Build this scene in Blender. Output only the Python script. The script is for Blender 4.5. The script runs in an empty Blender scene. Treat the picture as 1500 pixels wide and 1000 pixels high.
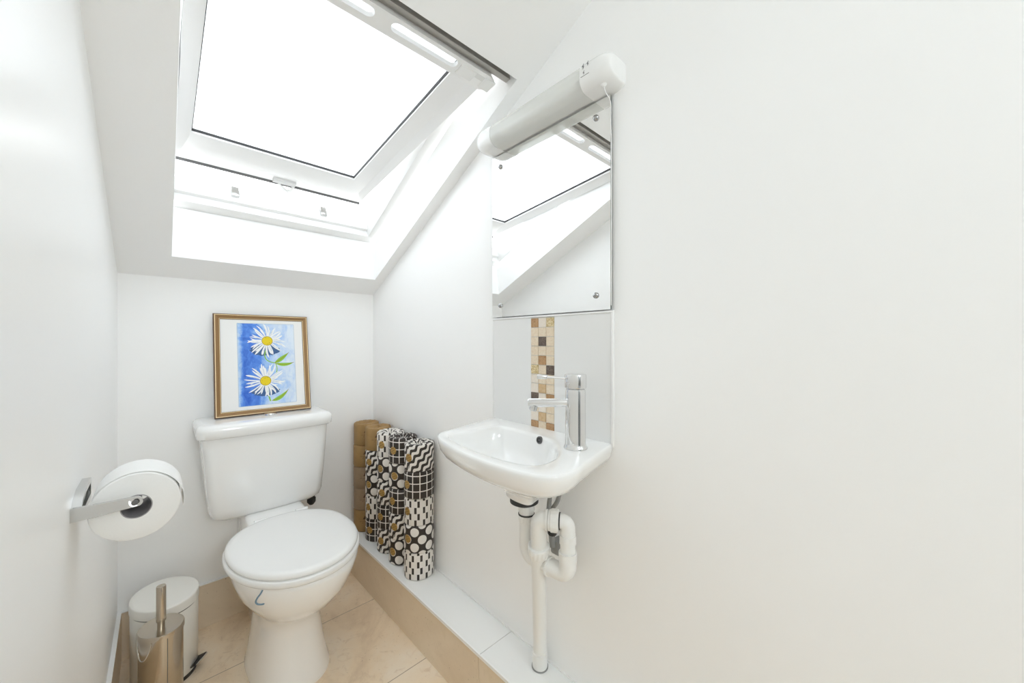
import bpy, bmesh, math, random
from mathutils import Vector, Matrix
random.seed(7)
SC = bpy.context.scene
COL = SC.collection
PI = math.pi
XL, XR, D = -0.107, 0.782, 1.85          # left wall, right wall, back wall
Z0, SL = 1.324, 0.47                     # sloped ceiling: z = Z0 + SL*(D-y)
YF, ZC = -1.15, 2.36                     # wall behind the camera, flat ceiling
YC = D - (ZC - Z0) / SL                  # where the slope meets the flat ceiling
SKT = 0.166                              # skirting height
LZ = 0.206                               # boxed ledge height

# ------------------------------------------------------------------ materials
def mat(name, col, rough=0.5, metal=0.0, spec=0.5, coat=0.0, bump=0.0, bscale=60.0):
    m = bpy.data.materials.new(name); m.use_nodes = True
    nt = m.node_tree; b = nt.nodes['Principled BSDF']
    b.inputs['Base Color'].default_value = (*col, 1)
    b.inputs['Roughness'].default_value = rough
    b.inputs['Metallic'].default_value = metal
    b.inputs['Specular IOR Level'].default_value = spec
    b.inputs['Coat Weight'].default_value = coat
    b.inputs['Coat Roughness'].default_value = 0.05
    if bump:
        tc = nt.nodes.new('ShaderNodeTexCoord'); n = nt.nodes.new('ShaderNodeTexNoise'); bp = nt.nodes.new('ShaderNodeBump')
        n.inputs['Scale'].default_value = bscale; n.inputs['Detail'].default_value = 4
        bp.inputs['Strength'].default_value = bump; bp.inputs['Distance'].default_value = 0.003
        nt.links.new(tc.outputs['Object'], n.inputs['Vector']); nt.links.new(n.outputs['Fac'], bp.inputs['Height'])
        nt.links.new(bp.outputs['Normal'], b.inputs['Normal'])
    return m

class NT:
    """small helper for node maths"""
    def __init__(s, m): s.nt = m.node_tree; s.b = s.nt.nodes['Principled BSDF']
    def n(s, t, **kw):
        o = s.nt.nodes.new(t)
        for k, v in kw.items(): setattr(o, k, v)
        return o
    def put(s, sock, v):
        if isinstance(v, (int, float)): sock.default_value = v
        elif isinstance(v, tuple): sock.default_value = v
        else: s.nt.links.new(v, sock)
    def m(s, op, a, b=0.0, c=0.0):
        o = s.n('ShaderNodeMath', operation=op)
        s.put(o.inputs[0], a); s.put(o.inputs[1], b); s.put(o.inputs[2], c)
        return o.outputs[0]
    def mix(s, f, a, b):
        o = s.n('ShaderNodeMix', data_type='RGBA')
        s.put(o.inputs['Factor'], f)
        for k, v in ((6, a), (7, b)):
            s.put(o.inputs[k], (*v, 1) if isinstance(v, tuple) else v)
        return o.outputs[2]
    def ramp(s, f, stops):
        o = s.n('ShaderNodeValToRGB'); e = o.color_ramp.elements
        while len(e) < len(stops): e.new(0.5)
        for k, (p, c) in enumerate(stops): e[k].position = p; e[k].color = (*c, 1)
        s.put(o.inputs[0], f); return o.outputs[0]
    def noise(s, vec, scale, detail=4, rough=0.55, dist=0.0):
        o = s.n('ShaderNodeTexNoise'); o.inputs['Scale'].default_value = scale
        o.inputs['Detail'].default_value = detail; o.inputs['Roughness'].default_value = rough
        o.inputs['Distortion'].default_value = dist
        s.put(o.inputs['Vector'], vec); return o.outputs['Fac']
    def obj(s): return s.n('ShaderNodeTexCoord').outputs['Object']
    def uv(s):
        o = s.n('ShaderNodeSeparateXYZ'); s.put(o.inputs[0], s.n('ShaderNodeTexCoord').outputs['UV'])
        return o.outputs[0], o.outputs[1]

M = {}
M['wall'] = mat('white_emulsion', (0.93, 0.93, 0.925), 0.42, bump=0.05, bscale=90)
M['wall_satin'] = mat('white_satin_paint', (0.92, 0.92, 0.915), 0.34, bump=0.03, bscale=14)
M['ceiling'] = mat('white_ceiling_paint', (0.93, 0.93, 0.925), 0.55, bump=0.05, bscale=90)
M['upvc'] = mat('white_lacquered_frame', (0.88, 0.88, 0.875), 0.3)
M['ceramic'] = mat('white_glazed_ceramic', (0.90, 0.90, 0.893), 0.07, coat=0.4)
M['plastic'] = mat('white_plastic', (0.86, 0.86, 0.85), 0.25)
M['latch'] = mat('pale_grey_latch', (0.62, 0.62, 0.61), 0.3)
M['screw'] = mat('dull_chrome', (0.42, 0.42, 0.42), 0.12, metal=1)
M['hall_wall'] = mat('grey_hall_paint', (0.30, 0.30, 0.29), 0.5)
M['hall_floor'] = mat('grey_hall_carpet', (0.42, 0.43, 0.44), 0.9)
M['pipe'] = mat('white_waste_pipe_plastic', (0.84, 0.84, 0.82), 0.32)
M['chrome'] = mat('polished_chrome', (0.78, 0.78, 0.78), 0.05, metal=1)
M['satin_chrome'] = mat('satin_chrome', (0.68, 0.68, 0.67), 0.16, metal=1)
M['dark'] = mat('dark_rubber_and_gap_shade', (0.03, 0.03, 0.03), 0.5)
M['grey'] = mat('dark_grey_plastic', (0.12, 0.12, 0.12), 0.45)
M['hose'] = mat('grey_hose', (0.3, 0.3, 0.29), 0.5)
M['alu'] = mat('grey_aluminium', (0.44, 0.42, 0.39), 0.36, metal=0.7, bump=0.06, bscale=30)
M['mirror'] = mat('mirror_silver', (0.93, 0.935, 0.93), 0.0, metal=1)
M['mirror_edge'] = mat('mirror_glass_edge', (0.12, 0.14, 0.13), 0.2)
M['paper'] = mat('white_tissue', (0.87, 0.87, 0.86), 0.9, spec=0.1, bump=0.15, bscale=400)
M['cardboard'] = mat('grey_cardboard', (0.36, 0.35, 0.36), 0.9, spec=0.1)
M['mount'] = mat('white_picture_mount', (0.86, 0.86, 0.85), 0.8)
M['frame_gold'] = mat('worn_gold', (0.29, 0.165, 0.065), 0.42, metal=0.25)
M['frame_brown'] = mat('brown_stained_wood', (0.15, 0.085, 0.045), 0.5)
M['frame_line'] = mat('pale_gold_line', (0.78, 0.60, 0.36), 0.4, metal=0.25)
M['bin'] = mat('cream_enamel', (0.86, 0.845, 0.80), 0.28)
M['tile_white'] = mat('white_gloss_tile', (0.88, 0.885, 0.875), 0.18)
M['tile_grey'] = mat('pale_grey_gloss_tile', (0.80, 0.80, 0.79), 0.10)
M['grout'] = mat('grout', (0.55, 0.53, 0.50), 0.9)
M['silicone'] = mat('white_silicone', (0.86, 0.86, 0.85), 0.4)
M['blue_plastic'] = mat('blue_plastic', (0.17, 0.27, 0.35), 0.3)
M['ink'] = mat('grey_print', (0.12, 0.12, 0.12), 0.6)
M['door'] = mat('dark_stained_door', (0.055, 0.045, 0.038), 0.35)  # unseen door, kept dark for streaks in the chrome reflections

def stone(name, base, dark, light, rough, grid=None):
    m = mat(name, base, rough); t = NT(m); v = t.obj()
    n1 = t.noise(v, 3.2, 6, 0.6, 0.8); n2 = t.noise(v, 26, 5, 0.65, 1.2); n3 = t.noise(v, 110, 3, 0.6)
    c = t.ramp(n1, [(0.3, light), (0.52, base), (0.75, dark)])
    f = t.m('SMOOTH_MIN', t.m('MULTIPLY', t.m('SUBTRACT', n2, 0.555), 4.2), 1.0, 0.1)
    f = t.m('MAXIMUM', f, 0.0)
    c = t.mix(t.m('MULTIPLY', f, 0.75), c, dark)
    pit = t.m('GREATER_THAN', n3, 0.70)
    c = t.mix(t.m('MULTIPLY', pit, 0.6), c, (dark[0]*0.5, dark[1]*0.45, dark[2]*0.4))
    if grid:
        (ox, px, oy, py) = grid
        s = t.n('ShaderNodeSeparateXYZ'); t.put(s.inputs[0], v)
        def line(val, off, pitch):
            fr = t.m('FRACT', t.m('DIVIDE', t.m('SUBTRACT', val, off), pitch))
            d = t.m('MINIMUM', fr, t.m('SUBTRACT', 1.0, fr))
            return t.m('LESS_THAN', d, 0.0014 / pitch)
        g = t.m('MAXIMUM', line(s.outputs[0], ox, px), line(s.outputs[1], oy, py))
        c = t.mix(t.m('MULTIPLY', g, 0.75), c, (0.30, 0.22, 0.15))
    t.put(t.b.inputs['Base Color'], c)
    return m
M['floor'] = stone('travertine_floor', (0.90, 0.745, 0.555), (0.62, 0.46, 0.31), (0.93, 0.825, 0.68), 0.36, (0.30, 0.61, 1.551, 0.412))
M['skirt'] = stone('beige_stone_tile', (0.78, 0.665, 0.515), (0.71, 0.595, 0.45), (0.82, 0.71, 0.56), 0.22)
M['steel'] = mat('brushed_steel', (0.56, 0.50, 0.42), 0.20, metal=1)
def marble(name, a, b):
    m = mat(name, a, 0.3); t = NT(m); t.put(t.b.inputs['Base Color'], t.ramp(t.noise(t.obj(), 140, 4, 0.6, 1.5), [(0.35, a), (0.65, b)])); return m
M['mos_cream'] = marble('cream_stone', (0.80, 0.70, 0.55), (0.72, 0.58, 0.42))
M['mos_pale'] = marble('pale_stone', (0.80, 0.74, 0.66), (0.76, 0.67, 0.56))
M['mos_brown'] = marble('brown_stone', (0.36, 0.19, 0.08), (0.52, 0.33, 0.17))
M['mos_tan'] = marble('tan_stone', (0.56, 0.37, 0.19), (0.64, 0.47, 0.28))
M['mos_gold'] = marble('gold_marbled_stone', (0.46, 0.31, 0.11), (0.80, 0.69, 0.45))
M['mos_dark'] = marble('dark_brown_stone', (0.07, 0.05, 0.04), (0.2, 0.15, 0.12))

# frosted pane: lets diffuse daylight through
m = bpy.data.materials.new('frosted_glass'); m.use_nodes = True; nt = m.node_tree
for n in list(nt.nodes): nt.nodes.remove(n)
o = nt.nodes.new('ShaderNodeOutputMaterial'); tr = nt.nodes.new('ShaderNodeBsdfTranslucent'); gl = nt.nodes.new('ShaderNodeBsdfGlossy'); mx = nt.nodes.new('ShaderNodeMixShader')
tr.inputs[0].default_value = (0.90, 0.915, 0.93, 1); gl.inputs[0].default_value = (0.9, 0.9, 0.9, 1); gl.inputs['Roughness'].default_value = 0.35
mx.inputs[0].default_value = 0.05
nt.links.new(tr.outputs[0], mx.inputs[1]); nt.links.new(gl.outputs[0], mx.inputs[2]); nt.links.new(mx.outputs[0], o.inputs[0])
M['frosted'] = m
m = bpy.data.materials.new('ribbed_diffuser'); m.use_nodes = True; nt = m.node_tree
b = nt.nodes['Principled BSDF']; b.inputs['Base Color'].default_value = (0.88, 0.885, 0.86, 1); b.inputs['Roughness'].default_value = 0.25
o = nt.nodes['Material Output']; tp = nt.nodes.new('ShaderNodeBsdfTransparent'); tp.inputs[0].default_value = (0.93, 0.94, 0.92, 1); mx = nt.nodes.new('ShaderNodeMixShader'); mx.inputs[0].default_value = 0.62
nt.links.new(tp.outputs[0], mx.inputs[1]); nt.links.new(b.outputs[0], mx.inputs[2]); nt.links.new(mx.outputs[0], o.inputs[0])
M['diffuser'] = m

# wrapping papers; UV in metres (u round the roll, v up it)
CREAM, INK = (0.78, 0.74, 0.69), (0.028, 0.019, 0.014)
R, RH = 0.0555, 0.0995
def wrap(name):
    m = mat(name, CREAM, 0.45); t = NT(m); u, v = t.uv(); return m, t, u, v
def frac_dist(t, x, p):
    fr = t.m('FRACT', t.m('DIVIDE', x, p)); return t.m('MULTIPLY', t.m('MINIMUM', fr, t.m('SUBTRACT', 1.0, fr)), p)
C2 = 2 * PI * R
m, t, u, v = wrap('grid_paper'); p = C2 / 13
g = t.m('MINIMUM', frac_dist(t, u, p), frac_dist(t, v, 0.0285))
t.put(t.b.inputs['Base Color'], t.mix(t.m('LESS_THAN', g, 0.0017), INK, CREAM)); M['grid'] = m
m, t, u, v = wrap('check_paper'); p = C2 / 11
uu = t.m('MULTIPLY', t.m('FRACT', t.m('DIVIDE', u, p)), p)
colB = t.m('LESS_THAN', uu, 0.0087); colA = t.m('MULTIPLY', t.m('GREATER_THAN', uu, 0.0115), t.m('LESS_THAN', uu, 0.0202))
fv = t.m('FRACT', t.m('DIVIDE', v, 0.046)); lo = t.m('LESS_THAN', fv, 0.5)
dk = t.m('MAXIMUM', t.m('MULTIPLY', colB, lo), t.m('MULTIPLY', colA, t.m('SUBTRACT', 1.0, lo)))
t.put(t.b.inputs['Base Color'], t.mix(dk, CREAM, INK)); M['check'] = m
m, t, u, v = wrap('dot_paper'); p = C2 / 6; q = 0.056
def dots(ou, ov):
    a = t.m('MULTIPLY', t.m('SUBTRACT', t.m('FRACT', t.m('ADD', t.m('DIVIDE', u, p), ou)), 0.5), p)
    b = t.m('MULTIPLY', t.m('SUBTRACT', t.m('FRACT', t.m('ADD', t.m('DIVIDE', v, q), ov)), 0.5), q)
    return t.m('SQRT', t.m('ADD', t.m('MULTIPLY', a, a), t.m('MULTIPLY', b, b)))
dd = t.m('MINIMUM', dots(0.0, 0.1), dots(0.5, 0.6))
t.put(t.b.inputs['Base Color'], t.mix(t.m('LESS_THAN', dd, 0.0165), INK, CREAM)); M['dot'] = m
m, t, u, v = wrap('wavy_paper'); p = C2 / 14
lin = t.m('SUBTRACT', v, t.m('MULTIPLY', u, 1.05))
wv = t.m('MULTIPLY', t.m('SINE', t.m('MULTIPLY', t.m('ADD', u, t.m('MULTIPLY', v, 0.8)), 2 * PI / 0.042)), 0.0062)
period = C2 * 1.05 / 11
fr = t.m('FRACT', t.m('DIVIDE', t.m('ADD', lin, wv), period))
t.put(t.b.inputs['Base Color'], t.mix(t.m('GREATER_THAN', fr, 0.5), CREAM, INK)); M['wavy'] = m
def kraft(name, c, d):
    m = mat(name, c, 0.55); t = NT(m); t.put(t.b.inputs['Base Color'], t.ramp(t.noise(t.obj(), 30, 5), [(0.3, c), (0.7, d)])); return m
M['kraft'] = kraft('golden_kraft_paper', (0.37, 0.225, 0.085), (0.30, 0.18, 0.065))
M['kraft_grey'] = kraft('greyish_kraft_paper', (0.34, 0.24, 0.15), (0.28, 0.195, 0.12))
M['kraft_print'] = mat('brown_print', (0.075, 0.035, 0.015), 0.6)
M['sticker'] = mat('gold_sticker', (0.45, 0.27, 0.07), 0.45)

# watercolour ground
m = mat('blue_watercolour', (0.1, 0.25, 0.75), 0.8); t = NT(m); u, v = t.uv()
cb = t.n('ShaderNodeCombineXYZ'); t.put(cb.inputs[0], u); t.put(cb.inputs[1], v)
n1 = t.noise(cb.outputs[0], 3.0, 5, 0.6, 1.0); n2 = t.noise(cb.outputs[0], 12, 5, 0.6, 1.0)
f = t.m('ADD', t.m('MULTIPLY', u, 0.50), t.m('ADD', t.m('MULTIPLY', n1, 0.80), t.m('MULTIPLY', n2, 0.35)))
f = t.m('SUBTRACT', f, 0.10)
f = t.m('ADD', f, t.m('MULTIPLY', t.m('LESS_THAN', u, 0.10), t.m('MULTIPLY', t.m('SUBTRACT', 0.10, u), 3.5)))
t.put(t.b.inputs['Base Color'], t.ramp(f, [(0.42, (0.035, 0.12, 0.60)), (0.60, (0.10, 0.27, 0.78)), (0.74, (0.38, 0.58, 0.88)), (0.88, (0.60, 0.72, 0.90)), (1.0, (0.72, 0.81, 0.92))]))
M['watercolour'] = m
M['petal'] = mat('white_petals', (0.88, 0.89, 0.90), 0.8)
M['petal_grey'] = mat('grey_petal_strokes', (0.42, 0.52, 0.66), 0.8)
M['flower_shadow'] = mat('deep_blue_wash', (0.06, 0.13, 0.30), 0.8)
M['yellow'] = mat('yellow_florets', (0.80, 0.62, 0.02), 0.8)
M['ochre'] = mat('ochre_outline', (0.34, 0.20, 0.01), 0.8)
M['leaf'] = mat('leaf_green', (0.28, 0.55, 0.06), 0.8)

# ------------------------------------------------------------------ mesh helpers
def V(*a): return Vector(a)
def link(name, bm, mats, parent=None, smooth=35, kind=None):
    """one mesh object from a bmesh given in world coordinates"""
    me = bpy.data.meshes.new(name)
    if parent is not None:
        r = parent
        while r.parent is not None: r = r.parent
        bmesh.ops.translate(bm, verts=bm.verts, vec=-Vector(r.location))
    bm.normal_update(); bm.to_mesh(me); bm.free()
    for mm in (mats if isinstance(mats, (list, tuple)) else [mats]): me.materials.append(mm)
    if smooth:
        me.polygons.foreach_set('use_smooth', [True] * len(me.polygons)); me.set_sharp_from_angle(angle=math.radians(smooth))
    o = bpy.data.objects.new(name, me); COL.objects.link(o)
    if parent is not None: o.parent = parent
    if kind: o['kind'] = kind
    return o
def thing(name, label, cat, loc=(0, 0, 0), group=None):
    o = bpy.data.objects.new(name, None); o.empty_display_size = 0.03; COL.objects.link(o); o.location = loc
    o['label'] = label; o['category'] = cat
    if group: o['group'] = group
    return o
def tag(o, label, cat, group=None):
    o['label'] = label; o['category'] = cat
    if group: o['group'] = group
    return o
def B(): return bmesh.new()
def box(bm, a, b, bev=0.0, seg=2, mi=0, xf=None):
    r = bmesh.ops.create_cube(bm, size=1.0); vs = r['verts']
    a = Vector(a); b = Vector(b); c = (a + b) / 2; s = b - a
    for v in vs: v.co = Vector((v.co.x * s.x, v.co.y * s.y, v.co.z * s.z)) + c
    fs = set(f for v in vs for f in v.link_faces)
    for f in fs: f.material_index = mi
    if bev:
        es = list(set(e for v in vs for e in v.link_edges))
        rr = bmesh.ops.bevel(bm, geom=es, offset=bev, segments=seg, affect='EDGES', profile=0.5)
        vs = list(set(vs) | set(rr['verts'])); vs = [v for v in vs if v.is_valid]
        for f in rr['faces']: f.material_index = mi
    if xf is not None:
        for v in vs: v.co = xf(v.co)
    return vs
def loft(bm, rings, cap0=True, cap1=True, closed=True, mi=0):
    vv = [[bm.verts.new(p) for p in r] for r in rings]; n = len(rings[0])
    for a, b in zip(vv[:-1], vv[1:]):
        for i in range(n if closed else n - 1):
            j = (i + 1) % n
            f = bm.faces.new((a[i], a[j], b[j], b[i])); f.material_index = mi
    if cap0: bm.faces.new(list(reversed(vv[0]))).material_index = mi
    if cap1: bm.faces.new(vv[-1]).material_index = mi
    return vv
def fix(bm): bmesh.ops.recalc_face_normals(bm, faces=bm.faces[:]); return bm
def sring(cx, cy, z, hx, hy, e=2.0, n=56, rot=0.0, zf=None):
    out = []
    for k in range(n):
        a = 2 * PI * k / n; c, s = math.cos(a), math.sin(a)
        x = hx * math.copysign(abs(c) ** (2 / e), c); y = hy * math.copysign(abs(s) ** (2 / e), s)
        X = cx + x * math.cos(rot) - y * math.sin(rot); Y = cy + x * math.sin(rot) + y * math.cos(rot)
        out.append(V(X, Y, z if zf is None else zf(X, Y)))
    return out
def frame_of(d):
    d = d.normalized(); u = d.orthogonal().normalized(); return u, d.cross(u)
def tube(bm, pts, r, n=20, cap=True, mi=0):
    pts = [Vector(p) for p in pts]; rs = r if isinstance(r, (list, tuple)) else [r] * len(pts)
    d0 = (pts[1] - pts[0]).normalized(); u, w = frame_of(d0); rings = []
    for i, p in enumerate(pts):
        if i == 0: d = pts[1] - pts[0]
        elif i == len(pts) - 1: d = pts[-1] - pts[-2]
        else: d = (pts[i + 1] - p).normalized() + (p - pts[i - 1]).normalized()
        d.normalize(); u = (u - d * u.dot(d)).normalized(); w = d.cross(u)
        rings.append([p + (u * math.cos(2 * PI * k / n) + w * math.sin(2 * PI * k / n)) * rs[i] for k in range(n)])
    loft(bm, rings, cap, cap, mi=mi)
def rounded(pts, rad, n=8):
    """polyline with its corners rounded"""
    pts = [Vector(p) for p in pts]; out = [pts[0]]
    for i in range(1, len(pts) - 1):
        a, b, c = pts[i - 1], pts[i], pts[i + 1]; r = min(rad, (a - b).length * 0.49, (c - b).length * 0.49)
        p, q = b + (a - b).normalized() * r, b + (c - b).normalized() * r
        for k in range(n + 1):
            s = k / n; out.append(p * (1 - s) ** 2 + b * 2 * s * (1 - s) + q * s * s)
    out.append(pts[-1]); return out
def lathe(bm, prof, c, axis=(0, 0, 1), n=32, mi=0):
    axis = Vector(axis).normalized(); u, w = frame_of(axis); c = Vector(c)
    loft(bm, [[c + axis * h + (u * math.cos(2 * PI * k / n) + w * math.sin(2 * PI * k / n)) * max(r, 1e-5) for k in range(n)] for r, h in prof], mi=mi)
def poly_prism(bm, pts, off, mi=0):
    a = [bm.verts.new(p) for p in pts]; b = [bm.verts.new(Vector(p) + Vector(off)) for p in pts]; n = len(a)
    fs = [bm.faces.new(list(reversed(a))), bm.faces.new(b)]
    for i in range(n): fs.append(bm.faces.new((a[i], a[(i + 1) % n], b[(i + 1) % n], b[i])))
    for f in fs: f.material_index = mi
    return fs
def text_mesh(body, size, extrude=0.0, spacing=1.0):
    """lettering as a flat mesh lying in xy, centred"""
    c = bpy.data.curves.new('lettering', 'FONT'); c.body = body; c.size = size; c.align_x = 'CENTER'; c.align_y = 'CENTER'
    c.space_line = 0.78; c.resolution_u = 2; c.space_character = spacing
    o = bpy.data.objects.new('lettering', c); COL.objects.link(o); bpy.context.view_layer.update()
    me = bpy.data.meshes.new_from_object(o.evaluated_get(bpy.context.evaluated_depsgraph_get()))
    bpy.data.objects.remove(o); bpy.data.curves.remove(c); return me
def slope(y): return Z0 + SL * (D - y)

# ------------------------------------------------------------------ room shell
T = 0.06
def wall(name, pts, off, m): 
    bm = B(); poly_prism(bm, pts, off); return link(name, fix(bm), m, smooth=0, kind='structure')
wall('wall_left', [(XL, YF, 0), (XL, D, 0), (XL, D, slope(D)), (XL, YC, ZC), (XL, YF, ZC)], (-T, 0, 0), M['wall_satin'])
wall('wall_right', [(XR, YF, 0), (XR, D, 0), (XR, D, slope(D)), (XR, YC, ZC), (XR, YF, ZC)], (T, 0, 0), M['wall'])
wall('wall_back', [(XL - T, D, 0), (XR + T, D, 0), (XR + T, D, Z0), (XL - T, D, Z0)], (0, T, 0), M['wall'])
wall('floor', [(XL - T, YF, 0), (XR + T, YF, 0), (XR + T, D + T, 0), (XL - T, D + T, 0)], (0, 0, -T), M['floor'])
# wall with the doorway the picture is taken from
DX0, DX1, DZ = XL + 0.06, 0.70, 2.02
bm = B()
box(bm, (XL - T, YF - T, 0), (DX0, YF, ZC)); box(bm, (DX1, YF - T, 0), (XR + T, YF, ZC)); box(bm, (DX0, YF - T, DZ), (DX1, YF, ZC))
link('wall_front', bm, M['wall'], smooth=0, kind='structure')
# unseen hall added to carry fill light; its dark open door streaks the chrome
HX0, HX1, HY = -0.75, 1.45, -2.45
bm = B()
box(bm, (HX0 - T, HY - T, 0), (HX0, YF, ZC)); box(bm, (HX1, HY - T, 0), (HX1 + T, YF, ZC)); box(bm, (HX0, HY - T, 0), (HX1, HY, ZC))
box(bm, (HX0, YF - T, 0), (XL - T, YF, ZC)); box(bm, (XR + T, YF - T, 0), (HX1, YF, ZC))
link('wall_hall', bm, M['hall_wall'], smooth=0, kind='structure')
bm = B(); box(bm, (HX0 - T, HY - T, -T), (HX1 + T, YF, 0)); link('floor_hall', bm, M['hall_floor'], smooth=0, kind='structure')
bm = B(); box(bm, (HX0 - T, HY - T, ZC), (HX1 + T, YF - T, ZC + T)); link('ceiling_hall', bm, M['ceiling'], smooth=0, kind='structure')
hx, hy = DX1 + 0.004, YF - T - 0.01
dr = link('door_1', (lambda b: (box(b, (hx, hy - 0.74, 0.006), (hx + 0.036, hy, DZ - 0.004), 0.002), b)[1])(B()), M['door'], kind='structure')
bm = B(); lathe(bm, [(0.026, 0), (0.026, 0.006), (0.009, 0.008), (0.009, 0.045)], (hx, hy - 0.68, 1.0), (-1, 0, 0))
tube(bm, [(hx - 0.045, hy - 0.68, 1.0), (hx - 0.045, hy - 0.57, 1.0)], 0.008); link('door_handle', fix(bm), M['chrome'], dr)
# sloped ceiling with the roof-window shaft, then the flat part
SX0, SX1, SY0, SY1 = 0.028, 0.738, 0.763, 1.728
bm = B(); UP = 0.172
def piece(x0, x1, y0, y1, yt1=None, yt0=None, up=UP):
    lo = [(x0, y0, slope(y0)), (x1, y0, slope(y0)), (x1, y1, slope(y1)), (x0, y1, slope(y1))]
    a0 = yt0 if yt0 is not None else y0; a1 = yt1 if yt1 is not None else y1
    hi = [(x0, a0, slope(a0) + up), (x1, a0, slope(a0) + up), (x1, a1, slope(a1) + up), (x0, a1, slope(a1) + up)]
    a = [bm.verts.new(p) for p in lo]; b = [bm.verts.new(p) for p in hi]
    bm.faces.new(list(reversed(a))); bm.faces.new(b)
    for i in range(4): bm.faces.new((a[i], a[(i + 1) % 4], b[(i + 1) % 4], b[i]))
piece(XL - T, SX0, YC, D + T); piece(SX1, XR + T, YC, D + T); piece(SX0, SX1, YC, SY0, yt1=SY0 + 0.02)
piece(SX0, SX1, SY1, D + T, yt0=SY1 + 0.026, up=0.19)
box(bm, (XL - T, YF - T, ZC), (XR + T, YC + 0.02, ZC + T))
link('ceiling', fix(bm), M['ceiling'], smooth=0, kind='structure')
# skirting tiles
bm = B(); box(bm, (XL + 0.010, D - 0.010, 0), (0.655, D, SKT - 0.004), 0.0008, 1, 0); box(bm, (XL + 0.008, D - 0.012, SKT - 0.004), (0.645, D, SKT), 0.001, 1, 1)
link('baseboard_back', bm, [M['skirt'], M['silicone']], kind='structure')
bm = B()
for y0, y1 in ((YF, -0.63), (-0.628, -0.02), (-0.018, 0.59), (0.592, 1.2), (1.202, D)): box(bm, (XL, y0, 0), (XL + 0.010, y1, SKT - 0.004), 0.0008, 1, 0)
box(bm, (XL, YF, SKT - 0.003), (XL + 0.0104, D, SKT), 0.0006, 1, 1)
link('baseboard_left', bm, [M['skirt'], M['silicone']], kind='structure')
# boxed-in ledge: beige face tiles, white top tiles with a trim bead
def lx(y): return 0.630 + (D - y) * 0.0235      # front edge of the top
def lf(y): return 0.653 + (D - y) * 0.0185      # foot of the face
bm = B()
for y0, y1 in ((YF, -0.38), (-0.378, 0.230), (0.232, 0.841), (0.843, D)):
    pts = [(lf(y0), y0, 0), (lf(y1), y1, 0), (lx(y1) + 0.006, y1, LZ - 0.009), (lx(y0) + 0.006, y0, LZ - 0.009)]
    poly_prism(bm, pts, (0.015, 0, 0))
lg = link('trim_1', fix(bm), M['skirt'], smooth=0, kind='structure')
bm = B()
for y0, y1 in ((YF, -0.38), (-0.378, 0.230), (0.232, 0.829), (0.831, D)):
    pts = [(lx(y0) + 0.002, y0, LZ - 0.009), (XR, y0, LZ - 0.009), (XR, y1, LZ - 0.009), (lx(y1) + 0.002, y1, LZ - 0.009)]
    poly_prism(bm, pts, (0, 0, 0.009), 0)
poly_prism(bm, [(lx(YF) + 0.02, YF, LZ - 0.010), (XR, YF, LZ - 0.010), (XR, D, LZ - 0.010), (lx(D) + 0.02, D, LZ - 0.010)], (0, 0, 0.0088), 1)
link('ledge_top', fix(bm), [M['tile_white'], M['grout']], lg, smooth=0)
bm = B(); poly_prism(bm, [(lx(YF), YF, LZ - 0.008), (lx(YF) + 0.004, YF, LZ - 0.008), (lx(D) + 0.004, D, LZ - 0.008), (lx(D), D, LZ - 0.008)], (0, 0, 0.0088))
link('edge_trim', fix(bm), M['silicone'], lg, smooth=0)
bm = B(); box(bm, (XR - 0.003, YF, LZ), (XR, D, LZ + 0.003)); link('sealant_bead', bm, M['silicone'], lg, smooth=0)

# ------------------------------------------------------------------ roof window
ang = math.atan(SL); ca, sa = math.cos(ang), math.sin(ang)
def FP(p): x, u, n = p; return V(x, 1.752 - u * ca + n * sa, 1.562 + u * sa + n * ca)     # frame: x, up the roof, outwards
win = bpy.data.objects.new('window_1', None); COL.objects.link(win); win['kind'] = 'structure'; win.location = FP((0.383, 0, 0)); 
bm = B(); FL = 1.075
box(bm, (SX0 - 0.02, -0.03, 0.0), (SX1 + 0.02, 0.036, 0.05), 0.003, 2, 0, FP)
box(bm, (SX0 - 0.02, 0.0, 0.03), (SX1 + 0.02, 0.05, 0.09), 0.003, 2, 0, FP)
box(bm, (SX1 - 0.036, 0.03, 0.0), (SX1 + 0.02, FL, 0.09), 0.003, 2, 0, FP)
box(bm, (SX0 - 0.03, 0.03, 0.0), (SX0 + 0.006, FL, 0.09), 0.002, 2, 0, FP)
link('frame', fix(bm), M['upvc'], win)
bm = B(); box(bm, (SX0 - 0.02, FL - 0.075, -0.02), (SX1 + 0.02, FL + 0.06, 0.10), 0.002, 1, 0, FP); link('frame_head', fix(bm), M['alu'], win)
for x in (0.204, 0.512):
    bm = B(); box(bm, (x - 0.012, 0.040, 0.050), (x + 0.012, 0.062, 0.094), 0.003, 2, 0, FP); link('latch_keeper', fix(bm), M['satin_chrome'], win)
# pivoting sash, tipped open
s2 = 0.104; a2 = math.atan(s2); cb_, sb_ = math.cos(a2), math.sin(a2)
def SP(p): x, v, n = p; return V(x, 1.769 - v * cb_ + n * sb_, 1.749 + v * sb_ + n * cb_)
SW0, SW1, SLN = 0.036, 0.682, 0.966
GX0, GX1, GV0, GV1 = 0.074, 0.602, 0.150, 0.950
sash_bm = B()
o4 = [(SW0, 0), (SW1, 0), (SW1, SLN), (SW0, SLN)]
f4 = [(SW0 + 0.022, 0.056), (SW1 - 0.026, 0.056), (SW1 - 0.026, SLN - 0.004), (SW0 + 0.022, SLN - 0.004)]
g4 = [(GX0, GV0), (GX1, GV0), (GX1, GV1), (GX0, GV1)]
def rr(q, n): return [SP((x, v, n)) for x, v in q]
loft(sash_bm, [rr(o4, 0.065), rr(o4, -0.006), rr(f4, 0.010), rr(g4, 0.016), rr(g4, 0.065), rr(o4, 0.065)], False, False)
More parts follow.
